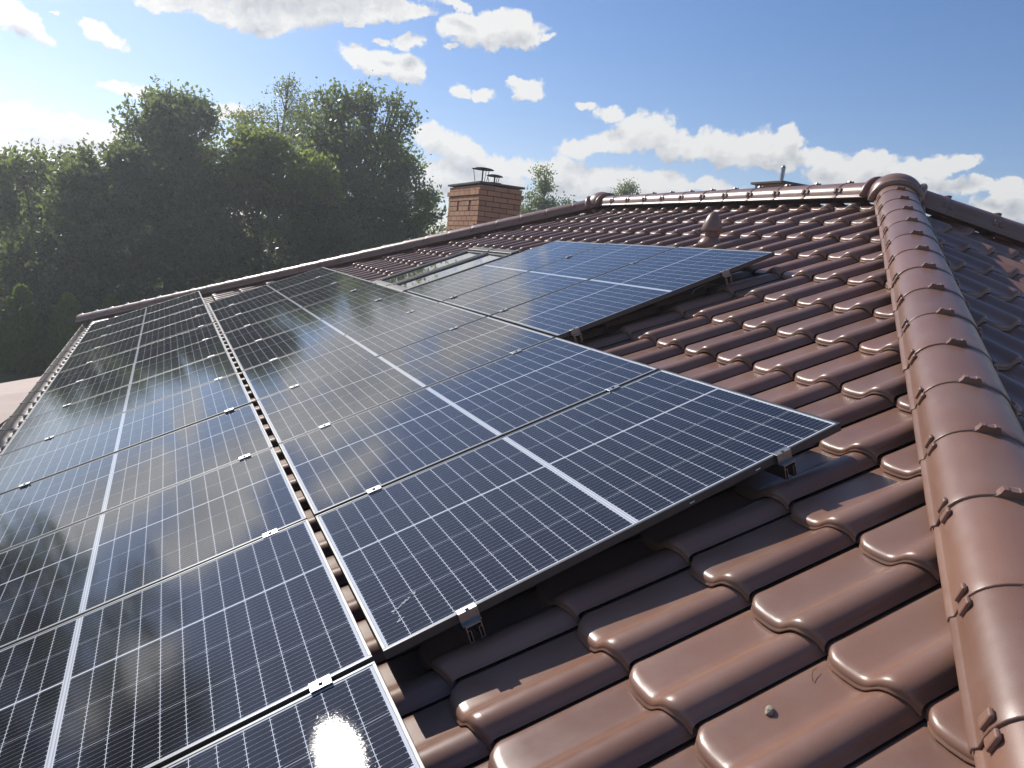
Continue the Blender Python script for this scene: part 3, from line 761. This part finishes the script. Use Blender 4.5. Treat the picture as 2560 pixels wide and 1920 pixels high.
# ------------------------------------------------------------------ canvas canopy below the eave
def canopy():
    A, B, C, D, E = (-2.42, 7.0, 2.2), (-2.05, 10.4, 2.2), (-1.95, 13.0, 2.0), (-4.9, 8.6, 2.02), (-4.6, 6.6, 2.1)
    e = empty('garden_canopy', (-3.4, 9.2, 0)); tag(e, 'beige canvas canopy beside the eave at the left edge', 'canopy')
    Ti_ = Matrix.Translation((3.4, -9.2, 0))
    S1, S2 = Vector((-2.3, 8.1, 2.205)), Vector((-2.1, 11.9, 2.06))
    m = MB(); mid = (-3.4, 9.2, 2.16)
    n = 18
    V = []
    for q in (A, B, C, D, E): V.append(q)
    def sheet(pts, sub=6):
        m.poly(pts)
    P = [Vector(p) for p in V]; cpt = Vector(mid)
    for i in range(5): m.poly((P[i], P[(i + 1) % 5], cpt))
    m.build('canopy_top', M_CANVAS, e, Ti_)
    m = MB()
    for i in range(5):
        a, b = P[i], P[(i + 1) % 5]; d = Vector((0, 0, -.24))
        m.poly((a, b, b + d, a + d))
    m.build('valance', M_CANVAS, e, Ti_)
    m = MB(); m.tube([P[0] + (Vector((.0, .1, .004))), P[2] * .5 + P[1] * .5 + Vector((-.12, 0, .012)), P[2] + Vector((-.2, -.3, .012))], .004, 6); m.build('seam', M_CANVAS, e, Ti_)
    for p in P:
        m = MB(); q = p * .97 + cpt * .03; m.box((q.x, q.y, p.z / 2 - .02), (.05, .05, p.z - .06)); m.build('post', M_POST, e, Ti_)
canopy()

# ------------------------------------------------------------------ volume added to veil and lighten the trees, in place of lens glare
def added_haze():
    m, t = mat('added_veil'); out = t.n('ShaderNodeOutputMaterial')
    v = t.n('ShaderNodeVolumePrincipled', {'Color': (.90, .95, 1., 1), 'Density': VEIL_DENSITY, 'Anisotropy': .5})
    t.t.links.new(v.outputs[0], out.inputs['Volume'])
    b = MB(); b.box((0, 0, 10.6), (640, 640, 23.2)); tag(b.build('added_haze', m), kind='stuff')
VEIL_DENSITY = .0024
added_haze()

# ------------------------------------------------------------------ trees
def leaves(blobs, n, size, seed, up=.35, droop=0., sprig=7, spread=.26, hole=.42, ragged=.18, clump=1.0):
    """leaf quads on short sprigs spread through the blobs' volume"""
    g = np.random.default_rng(seed)
    B0_ = np.array(blobs, float); sub = []
    for b in B0_:                                                    # each mass of the crown breaks up into boughs
        k = 1 if max(b[3:]) < .7 and min(b[3:]) < .3 else int(np.clip(11 * b[3] * b[5], 6, 30))
        if k == 1: sub.append(b); continue
        for q in range(k):
            v = g.normal(size=3); v /= np.linalg.norm(v); v[2] = v[2] * .9 + .1; v[1] -= .15
            f_ = .62 + .33 * g.random(); r_ = (.24 + .20 * g.random()) * clump
            sub.append([b[0] + v[0] * b[3] * f_, b[1] + v[1] * b[4] * f_, b[2] + v[2] * b[5] * f_, b[3] * r_ + .10, b[4] * r_ + .10, (b[5] * r_ + .10) * .8])
        sub.append([b[0], b[1], b[2], b[3] * .55, b[4] * .55, b[5] * .55])
    B = np.array(sub); vol = (B[:, 3] * B[:, 4] * B[:, 5]) ** (2 / 3); pr = vol / vol.sum()
    ns = n // sprig
    which = g.choice(len(B), ns, p=pr)
    u = g.normal(size=(ns, 3)); u /= np.linalg.norm(u, axis=1)[:, None]
    r = 1 - .50 * g.random(ns) ** 1.8 + ragged * g.normal(size=ns) * .5
    ph = g.random((6, 3)) * 6.28; fr = g.normal(size=(6, 3)) * 1.3
    u[:, 2] = np.abs(u[:, 2]) * .75 + u[:, 2] * .25
    base = B[which, :3] + u * B[which, 3:] * r[:, None]
    f = sum(np.sin(base @ fr[i] * 1.7 + ph[i, 0]) for i in range(6)) / 6          # clumping: skip the gaps
    keep = f > -.5 + hole * (.45 + .3 * g.random(ns))
    base, u, which = base[keep], u[keep], which[keep]
    d = u * .8 + np.array([0, 0, up]) + g.normal(size=u.shape) * .45; d[:, 2] -= droop * .8; d /= np.linalg.norm(d, axis=1)[:, None]
    t = np.linspace(.05, 1, sprig); ln = spread * (.6 + .9 * g.random(len(base)))
    pos = base[:, None] + d[:, None] * (t[None, :, None] * ln[:, None, None]); pos[..., 2] -= droop * t[None] ** 2 * ln[:, None] * .6
    pos += g.normal(size=pos.shape) * size * .55
    pos = pos.reshape(-1, 3); N = len(pos)
    ax = g.normal(size=(N, 3)) + np.repeat(d, sprig, 0) * .9; ax[:, 2] -= .25; ax /= np.linalg.norm(ax, axis=1)[:, None]
    w = np.cross(ax, g.normal(size=(N, 3))); w /= np.linalg.norm(w, axis=1)[:, None]
    s = size * (.6 + .8 * g.random(N))[:, None]
    nn = np.cross(ax, w)
    V = np.stack([pos - ax * s * .5, pos + w * s * .28 + nn * s * .06, pos + ax * s * .5, pos - w * s * .28 + nn * s * .06], 1).reshape(-1, 3)
    return V, np.arange(N * 4).reshape(-1, 4)
def tree(name, label, cat, blobs, n, size, lm, seed, trunk=None, group=None, **kw):
    B = np.array(blobs, float)
    base = trunk or (B[:, 0].mean(), B[:, 1].mean())
    e = empty(name, (base[0], base[1], 0)); tag(e, label, cat, group)
    V, F = leaves(blobs, n, size, seed, **kw); V = V - np.array([base[0], base[1], 0])
    link('crown', mesh_np('crown', V, F), lm, e)
    rn = random.Random(seed); m = MB(); top = max(b[2] for b in blobs)
    low = min(b[2] for b in blobs); h1 = low + (top - low) * .55
    wob = [Vector((rn.uniform(-.12, .12), rn.uniform(-.12, .12), h1 * q / 6)) for q in range(7)]; wob[0].xy = (0, 0)
    r0 = .06 + top * .016
    m.tube(wob, [r0 * (1 - .13 * q) for q in range(7)], 9); tr = m.build('trunk', M_BARK, e)
    m = MB()
    for b in blobs:
        c = Vector((b[0] - base[0], b[1] - base[1], b[2])); st = wob[max(1, min(5, int(6 * max(.1, (c.z - b[5] * 1.2) / h1))))]
        md = st.lerp(c, .5) + Vector((0, 0, -.12 * (c - st).length)); m.tube([st, md, c, c + (c - md) * .4], [r0 * .45, r0 * .3, r0 * .14, .008], 6)
        for q in range(5):
            u = Vector((rn.gauss(0, 1), rn.gauss(0, 1), abs(rn.gauss(.4, .7)))).normalized()
            t_ = c + Vector((u.x * b[3], u.y * b[4], u.z * b[5])) * .9; k = st.lerp(c, rn.uniform(.6, 1))
            m.tube([k, k.lerp(t_, .5) + Vector((0, 0, .04)), t_], [r0 * .13, r0 * .08, .005], 5)
    m.build('limbs', M_BARK, e)
    return e
L_DARK = leaf_mat('dark_leaf', (0.088, 0.131, 0.056), (0.156, 0.206, 0.094), 0.62)
L_MID = leaf_mat('mid_green_leaf', (0.106, 0.15, 0.062), (0.175, 0.206, 0.1), 0.65)
L_BLUE = leaf_mat('bluish_leaf', (0.1, 0.15, 0.088), (0.169, 0.219, 0.138), 0.62)
L_YEL = leaf_mat('yellow_green_leaf', (0.144, 0.184, 0.04), (0.247, 0.282, 0.081), 0.72)
L_THU = leaf_mat('thuja_spray', (0.105, 0.195, 0.033), (0.225, 0.345, 0.068), 0.65, .6, .3)
L_UND = leaf_mat('understory_leaf', (0.066, 0.096, 0.05), (0.126, 0.156, 0.084), 0.5)
TG = 'trees behind the house'
tree('deciduous_tree', 'dark bluish green tree with a ragged round top, standing alone left of the birch', 'tree',
     [(-0.5, 28.08, 8.05, 1.01, 0.99, 0.87), (-1.09, 28.07, 7.18, 0.96, 0.96, 0.87), (0.33, 28.06, 7.49, 0.96, 1.01, 0.96), (-0.27, 29.08, 6.77, 1.66, 1.47, 1.14), (-0.72, 28.08, 5.29, 2.01, 1.78, 1.37), (-1.22, 28.07, 7.93, 0.46, 0.43, 0.37), (0.61, 28.05, 8.0, 0.46, 0.48, 0.46), (-0.55, 28.08, 8.54, 0.37, 0.36, 0.32), (-0.55, 28.08, 8.75, 0.26, 0.26, 0.6), (-0.86, 28.08, 8.45, 0.26, 0.26, 0.6), (-0.25, 28.08, 8.55, 0.26, 0.26, 0.6), (0.2, 28.07, 8.35, 0.26, 0.26, 0.6), (0.46, 28.06, 8.25, 0.26, 0.26, 0.6), (-1.22, 28.07, 8.15, 0.26, 0.26, 0.6), (-1.53, 28.06, 7.75, 0.26, 0.26, 0.6)], 30000, .17, L_BLUE, 11, group=TG, spread=.52, ragged=.36, up=.6, hole=.6)
tree('birch_tree', 'tall feathery light birch with drooping thin twigs between the two dark trees', 'birch',
     [(3.79, 31.79, 9.89, 0.89, 0.91, 0.84), (3.49, 31.83, 8.84, 1.15, 1.15, 1.04), (2.2, 31.96, 8.64, 0.63, 0.6, 0.52), (4.37, 31.71, 9.25, 0.84, 0.99, 1.05), (3.81, 31.79, 7.69, 1.46, 1.53, 1.46), (3.81, 31.79, 10.43, 0.42, 0.41, 0.37)], 17000, .11, L_MID, 12, group=TG, spread=.55, droop=.5, hole=.8, ragged=.3)
tree('deciduous_tree', 'large dark spiky topped tree left of the brick chimney', 'tree',
     [(5.4, 28.4, 4.7, 2.4, 1.8, 1.3), (7.9, 27.8, 4.6, 1.7, 1.5, 1.4), (3.6, 28.6, 5.2, 1.8, 1.6, 1.4), (6.1, 28.35, 8.95, 1.15, 1.1, 0.95), (4.94, 28.58, 8.61, 0.86, 0.95, 0.95), (7.22, 28.08, 8.84, 0.81, 0.9, 0.91), (6.21, 28.32, 7.41, 2.18, 1.89, 1.42), (7.8, 27.92, 7.44, 0.9, 1.07, 1.14), (6.66, 28.22, 5.89, 2.55, 2.08, 1.42), (8.49, 27.72, 5.75, 0.95, 1.04, 1.04), (4.87, 28.59, 7.07, 1.33, 1.44, 1.42), (6.06, 28.36, 9.66, 0.38, 0.43, 0.43), (4.81, 28.6, 9.35, 0.38, 0.43, 0.43), (7.34, 28.05, 9.55, 0.38, 0.4, 0.38), (4.82, 28.6, 9.45, 0.26, 0.26, 0.6), (5.3, 28.51, 9.45, 0.26, 0.26, 0.6), (6.06, 28.36, 9.8, 0.26, 0.26, 0.6), (6.44, 28.27, 9.7, 0.26, 0.26, 0.6), (7.35, 28.05, 9.6, 0.26, 0.26, 0.6), (7.04, 28.13, 9.4, 0.26, 0.26, 0.6), (7.72, 27.94, 9.4, 0.26, 0.26, 0.6), (5.66, 28.44, 9.45, 0.26, 0.26, 0.6)], 50000, .17, L_DARK, 13, group=TG, up=1.1, spread=.52, ragged=.34, hole=.55)
tree('deciduous_tree', 'yellow green bushy tree in front of the birch', 'tree',
     [(1.86, 25.97, 7.22, 0.73, 0.72, 0.64), (2.34, 25.92, 6.37, 1.11, 1.12, 1.03), (1.53, 26.0, 6.42, 0.64, 0.74, 0.77), (2.68, 25.89, 7.1, 0.68, 0.67, 0.6), (3.34, 25.8, 5.95, 1.28, 1.21, 1.02), (1.99, 25.96, 7.61, 0.43, 0.41, 0.34)], 14000, .17, L_YEL, 14, group=TG, spread=.45, ragged=.25)
tree('deciduous_tree', 'pale grey green wide tree at the left edge above the hedge', 'tree',
     [(-5.22, 30.75, 5.62, 1.31, 1.14, 0.85), (-4.1, 30.89, 5.63, 1.31, 1.19, 0.96), (-5.77, 30.67, 4.99, 1.21, 1.27, 1.21), (-4.67, 30.83, 4.48, 2.11, 1.79, 1.31), (-5.0, 30.8, 3.0, 2.3, 1.8, 1.5), (-3.4, 30.6, 4.0, 1.6, 1.5, 1.5)], 26000, .165, L_MID, 15, group=TG, spread=.38, up=.6, ragged=.26)
tree('deciduous_tree', 'medium green tree with a pointed dark top between left edge tree and bluish tree', 'tree',
     [(-2.12, 27.04, 6.48, 0.71, 0.65, 0.53), (-2.51, 27.01, 5.69, 1.15, 1.07, 0.88), (-1.63, 27.06, 5.51, 1.06, 1.16, 1.15), (-2.76, 27.0, 4.92, 1.33, 1.25, 1.06)], 21000, .165, L_BLUE, 16, group=TG, spread=.38, up=.6)
GS = 'dark shrubs below the trees'
for i, (b, lab) in enumerate(zip([(-4.69, 25.27, 3.78, 1.68, 1.63, 1.42), (-3.02, 25.47, 4.02, 1.59, 1.58, 1.42), (-1.08, 25.57, 4.08, 1.68, 1.58, 1.34), (0.85, 25.54, 4.51, 1.51, 1.45, 1.26), (2.89, 25.36, 4.65, 1.59, 1.45, 1.17), (5.0, 25.0, 4.88, 1.59, 1.36, 1.01)], ('dark hazy shrub behind the thujas at the left edge', 'dark shrub under the left trees above the lowest panels', 'dark shrub under the bluish tree',
        'dark shrub under the yellow green tree', 'dark shrub behind the hip below the large dark tree', 'dark shrub beside the chimney foot'))):
    x, y, z, rx, ry, rz = b; z *= .6 if i < 2 else 1.06
    bl = [(x, y, z * .62, rx, ry, z * .42), (x - rx * .5, y + .8, z * 1.08, rx * .75, ry * .7, rz * .9), (x + rx * .5, y + .7, z * 1.16, rx * .75, ry * .7, rz * .8), (x, y, z * .25, rx * 1.05, ry, z * .28)]
    tree('shrub', lab, 'shrub', bl, 20000, .14, L_UND, 30 + i, group=GS, spread=.3, hole=.1)
def far_woods():
    g = np.random.default_rng(77); bl = []
    for az in np.linspace(-14, 22, 30):
        d = 46 + g.random() * 8; z = 4.2 + g.random() * 1.6; a = R(az)
        bl.append((-.6 + d * math.sin(a), -1.9 + d * math.cos(a), z * .55, 1.7, 1.5, z * .5))
    V, F = leaves(bl, 34000, .30, 78, spread=.5, hole=.0)
    tag(link('far_woods', mesh_np('far_woods', V, F), L_UND), kind='stuff')
far_woods()
ST = 'small trees seen over the ridge'
tree('young_tree', 'young grey green tree right of the brick chimney over the hip', 'tree', [(16.07, 32.23, 7.2, .75, .75, .8), (16.07, 32.23, 8.15, .45, .45, .55), (15.35, 32.55, 6.7, .7, .6, .7), (16.9, 31.85, 6.8, .75, .6, .7), (16.0, 32.2, 5.8, 1.4, 1.1, .8), (16.1, 32.2, 8.7, .2, .2, .3)], 10000, .13, L_MID, 41, group=ST, spread=.4, hole=.5, up=.8)
tree('young_tree', 'wispy pale tree peeping over the middle of the ridge', 'tree', [(23.79, 37.09, 8.7, .55, .5, .62), (23.4, 37.3, 8.0, .8, .6, .6)], 4500, .11, L_MID, 42, group=ST, spread=.4, hole=.8)
tree('young_tree', 'low wispy tree top beside the left ridge knob', 'tree', [(22.5, 37.79, 7.75, .5, .5, .4), (21.2, 38.4, 7.4, .9, .6, .55), (20.0, 39.0, 7.3, .7, .6, .5), (25.6, 36.0, 7.5, .9, .6, .35)], 2400, .11, L_MID, 43, group=ST, spread=.4, hole=.8)
tree('deciduous_tree', 'tall dark tree left of the house, outside the left edge', 'tree', [(-7.3, 11.5, 9.6, 1.5, 1.5, 1.6), (-7.0, 11.7, 8.0, 1.9, 2.0, 1.6), (-6.6, 12.0, 6.4, 2.1, 2.0, 1.6), (-8.6, 11.2, 6.8, 1.8, 1.8, 1.6), (-7.0, 11.6, 4.6, 2.4, 2.2, 1.7)], 16000, .18, L_DARK, 44, spread=.34)

def thuja(x, y, h, r, label, seed):
    g = np.random.default_rng(seed); n = 9000
    f = g.random(n) ** .8; z = f * h; an = g.random(n) * 6.283
    rr = r * np.interp(f, [0, .1, .35, .7, .9, 1], [.75, .95, 1, .62, .28, .03]) * (1 - .28 * g.random(n) ** 2) * (1 + .10 * np.sin(an * 5 + z * 3))
    pos = np.stack([rr * np.cos(an), rr * np.sin(an), z], 1)
    out = np.stack([np.cos(an), np.sin(an), np.full(n, 1.6)], 1) + g.normal(size=(n, 3)) * .35; out /= np.linalg.norm(out, axis=1)[:, None]
    w = np.cross(out, g.normal(size=(n, 3))); w /= np.linalg.norm(w, axis=1)[:, None]
    s = (.07 + .09 * g.random(n))[:, None]
    V = np.stack([pos - out * s * .3, pos + w * s * .35, pos + out * s, pos - w * s * .35], 1).reshape(-1, 3)
    e = empty('thuja', (x, y, 0)); tag(e, label, 'thuja', 'thujas along the lawn edge')
    link('crown', mesh_np('crown', V, np.arange(n * 4).reshape(-1, 4)), L_THU, e)
    m = MB(); m.tube([(0, 0, 0), (0, 0, h * .9)], [.05, .01], 7); m.build('trunk', M_BARK, e)
thuja(-4.25, 23.5, 2.42, .62, 'leftmost thuja, tallest with a bright yellow green tip', 51)
thuja(-3.10, 23.6, 2.25, .62, 'dark thuja between the leftmost one and the roof corner', 52)
thuja(-2.02, 23.9, 2.24, .58, 'thuja showing only its tip over the roof corner', 53)
